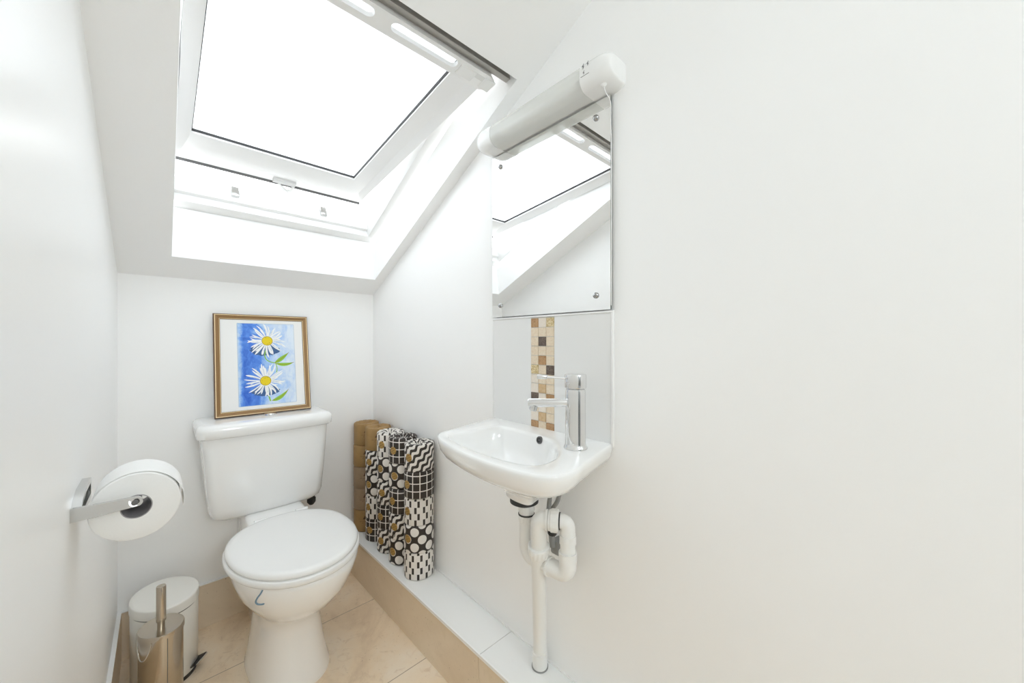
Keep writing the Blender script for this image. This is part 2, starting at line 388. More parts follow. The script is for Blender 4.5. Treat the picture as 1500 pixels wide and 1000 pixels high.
sash = link('sash', fix(sash_bm), M['upvc'], win, smooth=20)
bm = B(); box(bm, (GX0 - 0.004, GV0 - 0.004, 0.030), (GX1 + 0.004, GV1 + 0.004, 0.036), 0, 1, 0, SP); link('pane', fix(bm), M['frosted'], sash, smooth=0)
bm = B(); w = 0.0022
for a, b in (((GX0, GV0, .022), (GX1, GV0 + w, .032)), ((GX0, GV1 - w, .022), (GX1, GV1, .032)), ((GX0, GV0, .022), (GX0 + w, GV1, .032)), ((GX1 - w, GV0, .022), (GX1, GV1, .032))):
    box(bm, a, b, 0, 1, 0, SP)
link('gasket', fix(bm), M['dark'], sash, smooth=0)
bm = B(); box(bm, (SW0, -0.008, -0.014), (SW1, 0.0, 0.050), 0.001, 1, 0, SP); link('weather_seal', fix(bm), M['grey'], sash, smooth=0)
bm = B()
box(bm, (SW0 - 0.006, SLN, -0.002), (SX1 - 0.001, SLN + 0.018, 0.105), 0.001, 2, 0, SP)
box(bm, (SW0 - 0.006, SLN + 0.012, 0.020), (SX1 - 0.001, SLN + 0.026, 0.032), 0.001, 2, 0, SP)
cl = link('head_cladding', fix(bm), M['alu'], sash)
for x in (0.352, 0.60):
    bm = B(); box(bm, (x, SLN + 0.016, 0.02), (x + 0.05, SLN + 0.024, 0.034), 0.002, 2, 0, SP); link('hinge_bracket', fix(bm), M['satin_chrome'], sash)
# ventilation bar with see-through slots
def stadium(x0, x1, v0, v1, n=8):
    r = (v1 - v0) / 2; c = (v0 + v1) / 2; out = []
    for k in range(n + 1): a = -PI / 2 + PI * k / n; out.append((x1 - r + r * math.cos(a), c + r * math.sin(a)))
    for k in range(n + 1): a = PI / 2 + PI * k / n; out.append((x0 + r + r * math.cos(a), c + r * math.sin(a)))
    return out
def holed(bm, outer, holes, z0, z1, xf):
    es = []
    loops = []
    for lp in [outer] + holes:
        vs = [bm.verts.new((x, y, 0)) for x, y in lp]; loops.append(vs)
        for i in range(len(vs)): es.append(bm.edges.new((vs[i], vs[(i + 1) % len(vs)])))
    r = bmesh.ops.triangle_fill(bm, edges=es, use_beauty=True, use_dissolve=False)
    fs = [g for g in r['geom'] if isinstance(g, bmesh.types.BMFace)]
    ex = bmesh.ops.extrude_face_region(bm, geom=fs)
    top = [g for g in ex['geom'] if isinstance(g, bmesh.types.BMVert)]
    for v in top: v.co.z = 1.0
    for v in bm.verts: v.co = xf((v.co.x, v.co.y, z0 + (z1 - z0) * v.co.z))
bv0, bv1 = 0.908, 0.966
bm = B(); holed(bm, stadium(SW0 + 0.004, 0.708, bv0, bv1, 3), [stadium(x0, x1, bv0 + 0.019, bv1 - 0.011) for x0, x1 in ((0.060, 0.140), (0.168, 0.354), (0.395, 0.580))], -0.014, -0.002, SP)
bar = link('ventilation_bar', fix(bm), M['upvc'], sash)
bm = B(); box(bm, (0.588, bv0 + 0.010, -0.017), (0.640, bv1 - 0.012, -0.012), 0.003, 2, 0, SP); box(bm, (0.668, bv0 + 0.008, -0.018), (0.704, bv1 - 0.008, -0.012), 0.003, 2, 0, SP)
box(bm, (0.640, bv0 + 0.030, -0.0145), (0.668, bv1 - 0.012, -0.013), 0, 1, 1, SP)
link('bar_end', fix(bm), [M['plastic'], M['tile_grey']], bar)
# lower latch with its hook handle
bm = B(); box(bm, (0.330, -0.004, -0.012), (0.412, 0.024, 0.004), 0.003, 2, 0, SP)
hk = [SP(p) for p in ((0.352, 0.0, -0.008), (0.372, -0.028, -0.016), (0.392, -0.044, -0.018), (0.405, -0.030, -0.014), (0.404, 0.002, -0.008))]
tube(bm, rounded(hk, 0.02, 4), 0.0075, 10); link('sash_latch', fix(bm), M['latch'], sash)

# ------------------------------------------------------------------ mirror over the basin
MY0, MY1, MZ0, MZ1 = 0.481, 0.9105, 1.166, 1.672
MX = XR - 0.010
mir = thing('wall_mirror', 'rectangular frameless mirror screwed to the right wall below the strip light', 'mirror', (XR, 0.696, MZ0))
bm = B(); box(bm, (MX, MY0, MZ0), (MX + 0.005, MY1, MZ1), 0, 1, 1)
for f in bm.faces:
    if f.calc_center_median().x < MX + 1e-4: f.material_index = 0
link('mirror_glass', bm, [M['mirror'], M['mirror_edge']], mir, smooth=0)
for y in (0.871, 0.521):
    for z in (1.634, 1.202):
        bm = B(); lathe(bm, [(0.0075, 0.0), (0.0075, 0.002), (0.006, 0.005), (0.003, 0.0068), (0.0001, 0.0075)], (MX, y, z), (-1, 0, 0), 20)
        tube(bm, [(MX, y, z), (XR, y, z)], 0.003, 10)
        link('screw', fix(bm), M['screw'], mir)

# ------------------------------------------------------------------ splashback below the mirror
PX = XR - 0.007; PZ0, PZ1 = 0.840, 1.158
sb = thing('splashback', 'pale grey glossy tiled splashback between mirror and basin', 'splashback', (XR, 0.696, PZ0))
bm = B(); box(bm, (PX, MY0, PZ0), (XR, 0.656, PZ1), 0.0008, 1); link('tile', bm, M['tile_grey'], sb, smooth=0)
bm = B(); box(bm, (PX, 0.7425, PZ0), (XR, 0.909, PZ1), 0.0008, 1); link('tile', bm, M['tile_grey'], sb, smooth=0)
rows = ['bpg', 'ccc', 'cdc', 'ccc', 'cbc', 'gcd', 'pcc', 'ptc', 'dpb', 'cpc', 'ptc', 'bcb', 'cdc']
keys = {'b': 1, 'c': 2, 'p': 3, 'g': 4, 'd': 5, 't': 6}
bm = B(); box(bm, (PX + 0.0012, 0.656, PZ0), (XR, 0.7425, PZ1), 0, 1, 0)
pw = (0.7425 - 0.656) / 3; ph = 0.0263
for i, row in enumerate(rows):
    for j, ch in enumerate(row):
        y1 = 0.7425 - j * pw; z1 = PZ1 - 0.002 - i * ph
        if z1 - ph < PZ0: continue
        box(bm, (PX - 0.0004, y1 - pw + 0.0006, z1 - ph + 0.0007), (PX + 0.002, y1 - 0.0006, z1 - 0.0007), 0, 1, keys[ch])
link('mosaic_strip', bm, [M['grout'], M['mos_brown'], M['mos_cream'], M['mos_pale'], M['mos_gold'], M['mos_dark'], M['mos_tan']], sb, smooth=0)['label'] = 'strip of small brown and cream stone mosaic tiles'
bm = B(); box(bm, (PX - 0.002, MY0 - 0.006, PZ0), (XR, MY0 - 0.0005, PZ1 + 0.002), 0.0015, 2, 0); box(bm, (PX - 0.002, MY0 - 0.006, PZ1), (XR, 0.913, PZ1 + 0.0055), 0.0015, 2, 0); box(bm, (PX - 0.001, 0.909, PZ0), (XR, 0.913, PZ1), 0.001, 1, 0)
link('edge_trim', bm, M['silicone'], sb)

# ------------------------------------------------------------------ shaver strip light
lt = thing('strip_light', 'white shaver strip light with ribbed grey cover fixed above the mirror', 'light', (XR, 0.69, 1.676))
def lsec(y, k=1.0, p1=0.072, z0=1.675, z1=1.742, r=0.026, n=7):
    """rounded section in the p (out of the wall), z plane"""
    zc = (z0 + z1) / 2; h = (z1 - z0) / 2 * k; p1 = p1 * (0.55 + 0.45 * k); r = min(r, h * 0.95); out = [V(XR, y, zc - h)]
    for k2 in range(n + 1): a = -PI / 2 + PI / 2 * k2 / n; out.append(V(XR - (p1 - r + r * math.cos(a)), y, zc - h + r + r * math.sin(a)))
    for k2 in range(n + 1): a = PI / 2 * k2 / n; out.append(V(XR - (p1 - r + r * math.cos(a)), y, zc + h - r + r * math.sin(a)))
    out.append(V(XR, y, zc + h)); return out
def capshape(y_in, y_out, n=8):
    rings = []
    for k in range(n + 1):
        s = k / n; y = y_in + (y_out - y_in) * math.sin(s * PI / 2); kk = 0.62 + 0.38 * math.cos(s * PI / 2)
        rings.append(lsec(y, kk))
    return rings
bm = B(); loft(bm, [lsec(0.525)] + capshape(0.485, 0.447)); ec = link('end_cap', fix(bm), M['plastic'], lt, smooth=50)
bm = B(); 
for (y, z, s) in ((0.515, 1.724, 0.010), (0.502, 1.725, 0.008), (0.513, 1.709, 0.008)):
    x = XR - 0.0723
    poly_prism(bm, [(x, y, z - s * .6), (x, y - s * .35, z), (x, y - s * .1, z), (x, y - s * .3, z + s * .7), (x, y + s * .3, z + s * .05), (x, y, z + s * .05)], (0.0006, 0, 0))
box(bm, (XR - 0.0724, 0.498, 1.7015), (XR - 0.0715, 0.521, 1.7025))
link('symbols', fix(bm), M['ink'], ec, smooth=0)
bm = B(); loft(bm, [lsec(0.852)] + capshape(0.890, 0.923)); link('end_cap', fix(bm), M['plastic'], lt, smooth=50)
bm = B(); loft(bm, [[V(XR, y, 1.678), V(XR - 0.032, y, 1.678), V(XR - 0.030, y, 1.679), V(XR - 0.014, y, 1.682), V(XR - 0.014, y, 1.732), V(XR, y, 1.738)] for y in (0.52, 0.856)]); link('back_plate', fix(bm), M['plastic'], lt)
bm = B()
sec = [p for p in lsec(0.5, 0.985, 0.0710, n=14)]; sec[0] = V(XR - 0.016, 0.5, sec[0].z); sec[-1] = V(XR - 0.016, 0.5, sec[-1].z)
loft(bm, [[V(q.x, y, q.z) for q in sec] for y in (0.525, 0.852)], False, False, closed=False)
link('diffuser', fix(bm), M['diffuser'], lt, smooth=60)['label'] = 'ribbed translucent grey cover'
bm = B(); tube(bm, [(XR - 0.043, 0.545, 1.708), (XR - 0.043, 0.832, 1.708)], 0.010, 16); tb = link('tube_lamp', fix(bm), M['plastic'], lt)
for y0, y1 in ((0.528, 0.550), (0.827, 0.849)):
    bm = B(); tube(bm, [(XR - 0.043, y0, 1.708), (XR - 0.043, y1, 1.708)], 0.0125, 16); link('lamp_holder', fix(bm), M['hose'], lt)
bm = B(); lathe(bm, [(0.009, 0), (0.009, 0.004), (0.006, 0.010), (0.003, 0.013)], (XR - 0.045, 0.476, 1.684), (0, 0, -1), 16)
pts = [(XR - 0.045, 0.476, 1.674), (XR - 0.044, 0.474, 1.660), (XR - 0.030, 0.468, 1.645), (XR - 0.016, 0.476, 1.625), (XR - 0.013, 0.4785, 1.60), (XR - 0.012, 0.4775, 1.57), (XR - 0.012, 0.4775, 1.175)]
tube(bm, rounded(pts, 0.02, 5), 0.0011, 8); link('pull_cord', fix(bm), M['plastic'], lt)

# ------------------------------------------------------------------ basin
BZ = 0.848
foot = [(.779, .907), (.70, .893), (.637, .877), (.57, .864), (.535, .850), (.510, .815), (.496, .768), (.484, .705), (.478, .645), (.477, .586), (.483, .515), (.494, .468), (.512, .440), (.540, .428), (.572, .429), (.627, .444), (.70, .462), (.779, .480)]
def resample(poly, n, closed=True):
    """Catmull-Rom through the points, n samples at equal arc length"""
    P = [Vector((*p, 0)) if len(p) == 2 else Vector(p) for p in poly]; m = len(P); dense = []
    for i in range(m if closed else m - 1):
        p0 = P[(i - 1) % m] if closed or i else P[0]; p1 = P[i]; p2 = P[(i + 1) % m]; p3 = P[(i + 2) % m] if closed or i + 2 < m else P[-1]
        if (p2 - p1).length > 0.2: p0, p3 = p1, p2
        for k in range(16):
            s = k / 16; dense.append(0.5 * ((2 * p1) + (p2 - p0) * s + (2 * p0 - 5 * p1 + 4 * p2 - p3) * s * s + (3 * p1 - p0 - 3 * p2 + p3) * s ** 3))
    if closed: dense.append(dense[0].copy())
    L = [0]
    for a, b in zip(dense[:-1], dense[1:]): L.append(L[-1] + (b - a).length)
    out = []; j = 0
    for k in range(n):
        d = L[-1] * k / n
        while L[j + 1] < d: j += 1
        s = (d - L[j]) / max(1e-9, L[j + 1] - L[j]); out.append(dense[j].lerp(dense[j + 1], s))
    return out
NB = 96
front = resample(foot, 80, False) + [V(*foot[-1], 0)]
outer = front + [front[-1].lerp(front[0], k / 16) for k in range(1, 16)]
bowl = [(.700, .800), (.62, .812), (.565, .820), (.540, .812), (.522, .77), (.512, .70), (.508, .63), (.514, .56), (.527, .515), (.552, .497), (.60, .505), (.645, .535), (.678, .575), (.704, .62), (.712, .70), (.712, .77)]
dense = resample(bowl, 400)
cin = V(0.622, 0.662, 0)
def hit(p):
    """where the ray from the bowl's middle towards p leaves the bowl outline"""
    d = (p - cin).normalized(); return max(dense, key=lambda q: (q - cin).normalized().dot(d))
inner = []
for p in outer:
    q = hit(p); d = (p - cin).normalized(); inner.append(cin + d * (q - cin).length)
def sc(ring, c, kx, ky, z): return [V(c.x + (p.x - c.x) * kx, c.y + (p.y - c.y) * ky, z) for p in ring]
def lerp_ring(a, b, s, z): return [V(*(p.lerp(q, s)).to_2d(), z) for p, q in zip(a, b)]
drain = V(0.668, 0.664, 0)
def under(s, z):
    out = []
    for p in outer:
        k = s if p.x < drain.x else min(1.0, s / 0.93)
        out.append(V(drain.x + (p.x - drain.x) * k, drain.y + (p.y - drain.y) * s, z))
    return out
rings = [under(a, b) for a, b in ((.20, .7005), (.215, .712), (.30, .728), (.44, .744), (.58, .760), (.72, .776), (.84, .790), (.92, .802), (.97, .817), (.993, .834), (1.0, .842), (.992, BZ - .0008), (.980, BZ))]
rings += [lerp_ring(outer, inner, 0.88, BZ), lerp_ring(outer, inner, 0.97, BZ - 0.0015), sc(inner, cin, 0.985, 0.985, BZ - 0.008), sc(inner, cin, 0.955, 0.955, 0.825), sc(inner, cin, 0.90, 0.90, 0.800), sc(inner, cin, 0.80, 0.80, 0.783), sc(inner, cin, 0.62, 0.62, 0.772), sc(inner, cin, 0.40, 0.40, 0.766), sc(inner, cin, 0.12, 0.12, 0.763)]
bas = thing('wash_basin', 'small white ceramic wall-hung cloakroom basin on the right wall', 'basin', (XR, 0.69, 0.70))
bm = B(); loft(bm, rings); link('bowl', fix(bm), M['ceramic'], bas, smooth=60)
ov = V(0.7055, 0.646, 0.838)
bm = B(); lathe(bm, [(0.0095, -0.012), (0.0095, 0.002), (0.0085, 0.0032), (0.0062, 0.0028), (0.0060, 0.0)], ov, (-1, 0, 0.18), 24, 0)
lathe(bm, [(0.0060, 0.0005), (0.0059, 0.0010)], ov, (-1, 0, 0.18), 24, 1)
lathe(bm, [(0.0034, 0.0010), (0.0034, 0.0022), (0.0026, 0.0024)], ov, (-1, 0, 0.18), 16, 0)
link('overflow', fix(bm), [M['grey'], M['dark']], bas)['label'] = 'dark round overflow hole with chrome rim'
bm = B(); lathe(bm, [(0.030, 0.0), (0.030, 0.003), (0.026, 0.005), (0.006, 0.004)], (0.640, 0.660, 0.7625), (0, 0, 1), 28); link('drain', fix(bm), M['chrome'], bas)
bm = B(); lathe(bm, [(0.034, 0.003), (0.036, -0.003), (0.036, -0.012), (0.029, -0.016)], (0.668, 0.664, 0.699), (0, 0, 1), 28); link('rubber_washer', fix(bm), M['dark'], bas)

# ------------------------------------------------------------------ monobloc tap
tp = thing('basin_tap', 'polished chrome mixer tap standing on the near end of the basin', 'tap', (0.684, 0.516, BZ))
TC = V(0.684, 0.516, BZ); dsp = V(-0.728, 0.686, 0).normalized()
bm = B(); lathe(bm, [(0.0265, 0.0), (0.0270, 0.002), (0.0262, 0.0055), (0.0240, 0.009), (0.0232, 0.014), (0.0228, 0.085), (0.0226, 0.128), (0.0215, 0.134), (0.0195, 0.1355)], TC, n=40); link('tap_body', fix(bm), M['chrome'], tp)
bm = B(); lathe(bm, [(0.0195, 0.1355), (0.0238, 0.1375), (0.0244, 0.139), (0.0244, 0.166), (0.0236, 0.168), (0.021, 0.1685)], TC, n=40); hd = link('tap_head', fix(bm), M['chrome'], tp)
bm = B(); z = 0.1615; tube(bm, [TC + dsp * 0.022 + V(0, 0, 0.1585), TC + dsp * 0.066 + V(0, 0, z)], 0.0030, 14); tube(bm, [TC + dsp * 0.0645 + V(0, 0, z - .0001), TC + dsp * 0.0655 + V(0, 0, z), TC + dsp * 0.086 + V(0, 0, z + .001), TC + dsp * 0.087 + V(0, 0, z + .001)], [0.0045, 0.0052, 0.0052, 0.0046], 18)
link('lever', fix(bm), M['chrome'], hd)
bm = B(); z = 0.1035; tube(bm, [TC + dsp * 0.012 + V(0, 0, z), TC + dsp * 0.107 + V(0, 0, z), TC + dsp * 0.1085 + V(0, 0, z)], [0.0098, 0.0098, 0.009], 28); spt = link('spout', fix(bm), M['chrome'], tp)
bm = B(); a = TC + dsp * 0.094 + V(0, 0, z - 0.006); lathe(bm, [(0.0090, 0.0), (0.0090, 0.010), (0.0075, 0.012), (0.0070, 0.0085)], a, (dsp.x * .25, dsp.y * .25, -1), 24); link('aerator', fix(bm), M['satin_chrome'], spt)

# ------------------------------------------------------------------ waste trap and pipe
PR = 0.0178
A = V(0.680, 0.668, 0); Bp = V(0.655, 0.603, 0); Cp = V(0.694, 0.546, 0); Ft = V(0.752, 0.687, LZ)
wp = thing('waste_pipe', 'white plastic waste trap and pipe running from basin down to ledge', 'pipe', tuple(Ft))
zb, zt = 0.544, 0.668
bm = B(); tube(bm, rounded([(A.x, A.y, 0.685), (A.x, A.y, zb), (A.x * .45 + Cp.x * .55, A.y * .45 + Cp.y * .55, zb)], 0.045, 10), PR); tr1 = link('trap_inlet', fix(bm), M['pipe'], wp)
bm = B(); mid = A * .45 + Cp * .55; mid.z = zb
tube(bm, rounded([mid, (Cp.x, Cp.y, zb), (Cp.x, Cp.y, zb + 0.05)], 0.04, 10), PR * 1.14); tube(bm, [(Cp.x, Cp.y, zb + 0.03), (Cp.x, Cp.y, zb + 0.054)], PR * 1.2); link('trap_elbow', fix(bm), M['pipe'], wp)
def ring_nut(c, d, r, h, ribs=16):
    bm = B(); d = Vector(d).normalized(); u, w = frame_of(d); n = ribs * 4; rings = []
    for t_, k in ((0, .94), (.08, 1), (.75, 1), (.85, .93), (1, .93)):
        rings.append([Vector(c) + d * (h * t_ - h / 2) + (u * math.cos(2 * PI * i / n) + w * math.sin(2 * PI * i / n)) * r * k * (1.0 + (0.035 if (i % 4) < 2 and .05 < t_ < .8 else 0)) for i in range(n)])
    loft(bm, rings); return fix(bm)
link('union_nut', ring_nut((A.x, A.y, 0.668), (0, 0, -1), 0.0205, 0.030), M['pipe'], wp)
link('union_nut', ring_nut((A.x, A.y, 0.640), (0, 0, -1), 0.0195, 0.022), M['pipe'], wp)
bm = B(); tube(bm, [(A.x, A.y, 0.6525), (A.x, A.y, 0.6495)], 0.0208, 28); link('seal_ring', fix(bm), M['dark'], wp)
dm = (Cp - A).normalized(); link('union_nut', ring_nut(mid + dm * 0.004, dm, 0.0222, 0.008, 40), M['pipe'], wp)
bm = B(); tube(bm, rounded([(Cp.x, Cp.y, zb + 0.04), (Cp.x, Cp.y, zt), (Cp.x * .5 + Bp.x * .5, Cp.y * .5 + Bp.y * .5, zt)], 0.036, 10), PR); tube(bm, [(Cp.x, Cp.y, zt - 0.050), (Cp.x, Cp.y, zt - 0.030)], PR * 1.1); link('riser', fix(bm), M['pipe'], wp)
db = (Bp - Cp).normalized(); mb = (Bp + Cp) / 2; mb.z = zt
dn = (Ft - V(Bp.x, Bp.y, zt)).normalized()
bm = B(); top = V(Bp.x, Bp.y, zt)
tube(bm, rounded([mb, top, top + dn * 0.085], 0.036, 10), PR * 1.10); link('top_elbow', fix(bm), M['pipe'], wp)
link('union_nut', ring_nut(mb - db * 0.002, db, 0.0255, 0.024), M['pipe'], wp)
bm = B(); tube(bm, [mb + db * 0.012, mb + db * 0.017], 0.0235, 28); link('collar', fix(bm), M['pipe'], wp)
bm = B(); tube(bm, [mb - db * 0.017, mb - db * 0.0145], 0.0195, 28); link('seal_ring', fix(bm), M['dark'], wp)
link('union_nut', ring_nut(top + dn * 0.090, dn, 0.0260, 0.028), M['pipe'], wp)
bm = B(); tube(bm, [top + dn * 0.09, top + dn * 0.16], [PR * 1.1, PR * 1.05]); tube(bm, [top + dn * 0.13, Ft + dn * 0.002], PR, 24); link('down_pipe', fix(bm), M['pipe'], wp)
bm = B(); tube(bm, [Ft - dn * 0.062, Ft - dn * 0.002], [PR * 1.14, PR * 1.14], 24); link('floor_socket', fix(bm), M['pipe'], wp)
bm = B(); lathe(bm, [(0.0225, 0), (0.0225, 0.004), (0.019, 0.007)], Ft, n=24); link('floor_seal', fix(bm), M['hose'], wp)

# water supply behind the trap
vl = thing('supply_valve', 'dark grey isolating valve with grey hose behind the waste trap', 'valve', (XR, 0.64, 0.56))
bm = B(); tube(bm, rounded([(0.700, 0.600, 0.735), (0.716, 0.622, 0.690), (0.730, 0.640, 0.62), (0.742, 0.640, 0.595)], 0.04, 6), 0.0058, 12); link('hose', fix(bm), M['hose'], vl)
bm = B(); tube(bm, rounded([(0.715, 0.585, 0.725), (0.722, 0.600, 0.690), (0.735, 0.628, 0.66)], 0.04, 6), 0.0055, 12); link('hose', fix(bm), M['hose'], vl)
bm = B(); tube(bm, [(0.744, 0.640, 0.600), (0.746, 0.636, 0.555)], 0.0085, 14); box(bm, (0.745, 0.605, 0.535), (0.781, 0.645, 0.572), 0.006, 2); link('valve_body', fix(bm), M['hose'], vl)
bm = B(); lathe(bm, [(0.0105, -0.008), (0.0125, -0.004), (0.0125, 0.004), (0.0095, 0.009)], (0.745, 0.637, 0.594), (0.0, 0.0, 1), 12); link('valve_knob', fix(bm), M['dark'], vl)

# ------------------------------------------------------------------ toilet
to = thing('toilet', 'white close-coupled toilet with lid down against the back wall', 'toilet', (0.315, 1.45, 0))
def dshape(cx, cy, z, hx, front, back, e=2.15, eb=2.7, n=72, rot=0.06):
    out = []
    for k in range(n):
        a = 2 * PI * k / n; c, s = math.cos(a), math.sin(a); ee = e if s < 0 else eb
        x = hx * math.copysign(abs(c) ** (2 / ee), c); y = (front if s < 0 else back) * math.copysign(abs(s) ** (2 / ee), s)
        out.append(V(cx + x * math.cos(rot) - y * math.sin(rot), cy + x * math.sin(rot) + y * math.cos(rot), z))
    return out
cx = 0.318
bm = B()
loft(bm, [dshape(cx, 1.46, 0.000, .112, .165, .170, 2.6, 3), dshape(cx, 1.46, 0.010, .112, .165, .170, 2.6, 3), dshape(cx, 1.46, 0.030, .106, .158, .168, 2.5, 3), dshape(cx, 1.455, 0.10, .095, .140, .172, 2.4, 3), dshape(cx, 1.45, 0.17, .087, .128, .18, 2.3, 3), dshape(cx, 1.44, 0.215, .087, .132, .19, 2.2, 3), dshape(cx, 1.425, 0.245, .098, .158, .20, 2.1, 2.8),
          dshape(cx + .002, 1.40, 0.280, .124, .188, .21, 2.05, 2.6), dshape(cx + .004, 1.39, 0.325, .152, .218, .21, 2.05, 2.5), dshape(cx + .005, 1.385, 0.370, .168, .236, .21, 2.05, 2.5), dshape(cx + .006, 1.38, 0.402, .173, .243, .21, 2.05, 2.5), dshape(cx + .006, 1.38, 0.416, .172, .242, .21, 2.05, 2.5), dshape(cx + .006, 1.38, 0.420, .166, .236, .205, 2.05, 2.5)])
pan = link('bowl', fix(bm), M['ceramic'], to, smooth=60)
bm = B(); box(bm, (0.222, 1.52, 0.30), (0.418, D - 0.004, 0.450), 0.018, 4); box(bm, (0.250, 1.56, 0.0), (0.390, D - 0.06, 0.34), 0.03, 4); link('rear_block', fix(bm), M['ceramic'], to, smooth=50)
def shell(rings): b = B(); loft(b, rings); return fix(b)
lc = (0.318, 1.374)
link('seat', shell([dshape(*lc, z, .183 - i, .245 - i, .212 - i, 2.05, 2.3) for z, i in ((.4205, .010), (.4215, .003), (.4255, .0), (.4375, .0), (.4400, .004))]), M['plastic'], to, smooth=60)
ld = link('seat_lid', shell([dshape(*lc, z, .179 - i, .239 - i, .210 - i, 2.05, 2.3) for z, i in ((.4415, .006), (.4430, .001), (.4470, .0), (.4530, .002), (.4572, .008), (.4590, .020), (.4598, .06), (.4600, .12))]), M['plastic'], to, smooth=60)
for x in (0.262, 0.392):
    bm = B(); tube(bm, [(x - 0.02, 1.586, 0.447), (x + 0.02, 1.586, 0.447)], 0.009, 16); link('hinge', fix(bm), M['plastic'], to)
def crect(x0, x1, y0, y1, z, r=0.03, bow=0.012, n=8):
    """plan of the cistern: straight back, bowed front, round front corners"""
    out = [V(x0, y1, z)]
    def arc(cx_, cy_, a0, a1): return [V(cx_ + r * math.cos(a0 + (a1 - a0) * k / n), cy_ + r * math.sin(a0 + (a1 - a0) * k / n), z) for k in range(n + 1)]
    pts = arc(x0 + r, y0 + r, PI, 1.5 * PI) + [V(x0 + r + (x1 - x0 - 2 * r) * k / 12, y0, z) for k in range(1, 12)] + arc(x1 - r, y0 + r, 1.5 * PI, 2 * PI)
    for p in pts: q = (2 * p.x - x0 - x1) / (x1 - x0); p.y -= bow * (1 - q * q) - bow
    return out + pts + [V(x1, y1, z)]
by = D - 0.008
bm = B(); loft(bm, [crect(.175, .445, 1.700, by, .441, .03), crect(.150, .470, 1.676, by, .445, .035), crect(.131, .487, 1.660, by, .460, .035), crect(.124, .493, 1.653, by, .484, .032), crect(.113, .502, 1.646, by, .60, .03), crect(.103, .510, 1.641, by, .735, .03), crect(.102, .511, 1.641, by, .752, .03)]); cis = link('cistern', fix(bm), M['ceramic'], to, smooth=50)
bm = B(); loft(bm, [crect(.094, .519, 1.634, by, .750, .03), crect(.089, .524, 1.629, by, .754, .03), crect(.087, .526, 1.627, by, .775, .03), crect(.089, .524, 1.629, by, .789, .03), crect(.096, .517, 1.636, by, .797, .03), crect(.110, .503, 1.650, by, .800, .03)]); cl = link('cistern_lid', fix(bm), M['ceramic'], cis, smooth=50)
bm = B(); lathe(bm, [(0.022, -0.004), (0.022, 0.0025), (0.020, 0.004), (0.0185, 0.0035), (0.018, 0.0055), (0.012, 0.0065)], (0.318, 1.735, 0.800), (0, 0, 1), 28); link('flush_button', fix(bm), M['chrome'], cis)['label'] = 'round chrome flush button'
for (z, y) in ((0.090, 1.405), (0.135, 1.42)):
    pass
bm = B(); lathe(bm, [(0.007, -0.012), (0.007, 0.002), (0.004, 0.004)], (0.223, 1.42, 0.05), (-1, -0.35, 0.1), 14); link('bolt_cap', fix(bm), M['hose'], to)
bm = B(); tube(bm, [(0.462, 1.72, 0.47), (0.462, 1.72, 0.425)], [0.016, 0.012], 8); lathe(bm, [(0.010, 0), (0.017, -0.008), (0.017, -0.022), (0.008, -0.034)], (0.462, 1.72, 0.440), (0, 0, 1), 8); link('fixing_nut', fix(bm), M['dark'], to)['label'] = 'black fixing nut under the cistern'
# little blue hook over the rim
bm = B(); hp = [(0.199, 1.186, 0.424), (0.194, 1.181, 0.419), (0.186, 1.182, 0.410), (0.183, 1.185, 0.400), (0.187, 1.184, 0.393), (0.195, 1.179, 0.391), (0.201, 1.175, 0.392)]
tube(bm, rounded(hp, 0.01, 4), [0.0022] * len(rounded(hp, 0.01, 4)), 8); tag(link('rim_hook', fix(bm), M['blue_plastic']), 'tiny blue plastic hook hanging from the toilet rim under the seat', 'hook')

# ------------------------------------------------------------------ framed picture on the cistern
Pb = V(0.146, 1.768, 0.8012); Pr = V(0.4725, 1.768, 0.8012); PH = 0.402
lean = math.atan2(0.066, 0.396); ub = V(1, 0, 0); vb = V(0, math.sin(lean), math.cos(lean)); nb = V(0, -math.cos(lean), math.sin(lean)); PW = 0.3265
pic = thing('framed_picture', 'gold framed watercolour of two white daisies propped on the toilet cistern', 'picture', tuple(Pb))
def PP(u, v, n): return Pb + ub * (u * PW) + vb * (v * PH) + nb * n
# frame: mitred bands (inset from outer edge in metres, height off the mount)
prof = [(0.0, -0.006, 0), (0.0, 0.006, 0), (0.0035, 0.0095, 1), (0.0060, 0.0095, 2), (0.0080, 0.0080, 2), (0.0165, 0.0055, 2), (0.0180, 0.0065, 1), (0.0200, 0.0045, 3), (0.0215, 0.0015, 3)]
bm = B(); prev = None
for i, (ins, h, mi) in enumerate(prof):
    fu, fv = ins / PW, ins / PH
    r = [bm.verts.new(PP(a, b, h)) for a, b in ((fu, fv), (1 - fu, fv), (1 - fu, 1 - fv), (fu, 1 - fv))]
    if prev:
        for k in range(4): bm.faces.new((prev[k], prev[(k + 1) % 4], r[(k + 1) % 4], r[k])).material_index = prof[i - 1][2] if i > 1 else 0
    prev = r
link('frame', fix(bm), [M['frame_brown'], M['frame_line'], M['frame_gold'], M['frame_brown']], pic, smooth=0)['label'] = 'gold and brown moulded frame'
def slab(bm, u0, u1, v0, v1, n0, n1, mi=0):
    a = [PP(u0, v0, n0), PP(u1, v0, n0), PP(u1, v1, n0), PP(u0, v1, n0)]
    poly_prism(bm, a, nb * (n1 - n0), mi)
bm = B(); slab(bm, 0.02, 0.98, 0.02, 0.98, -0.006, 0.0015); link('mount', fix(bm), M['mount'], pic, smooth=0)
bm = B(); U0, U1, V0, V1 = 0.230, 0.835, 0.090, 0.910
uvl = bm.loops.layers.uv.new('UVMap')
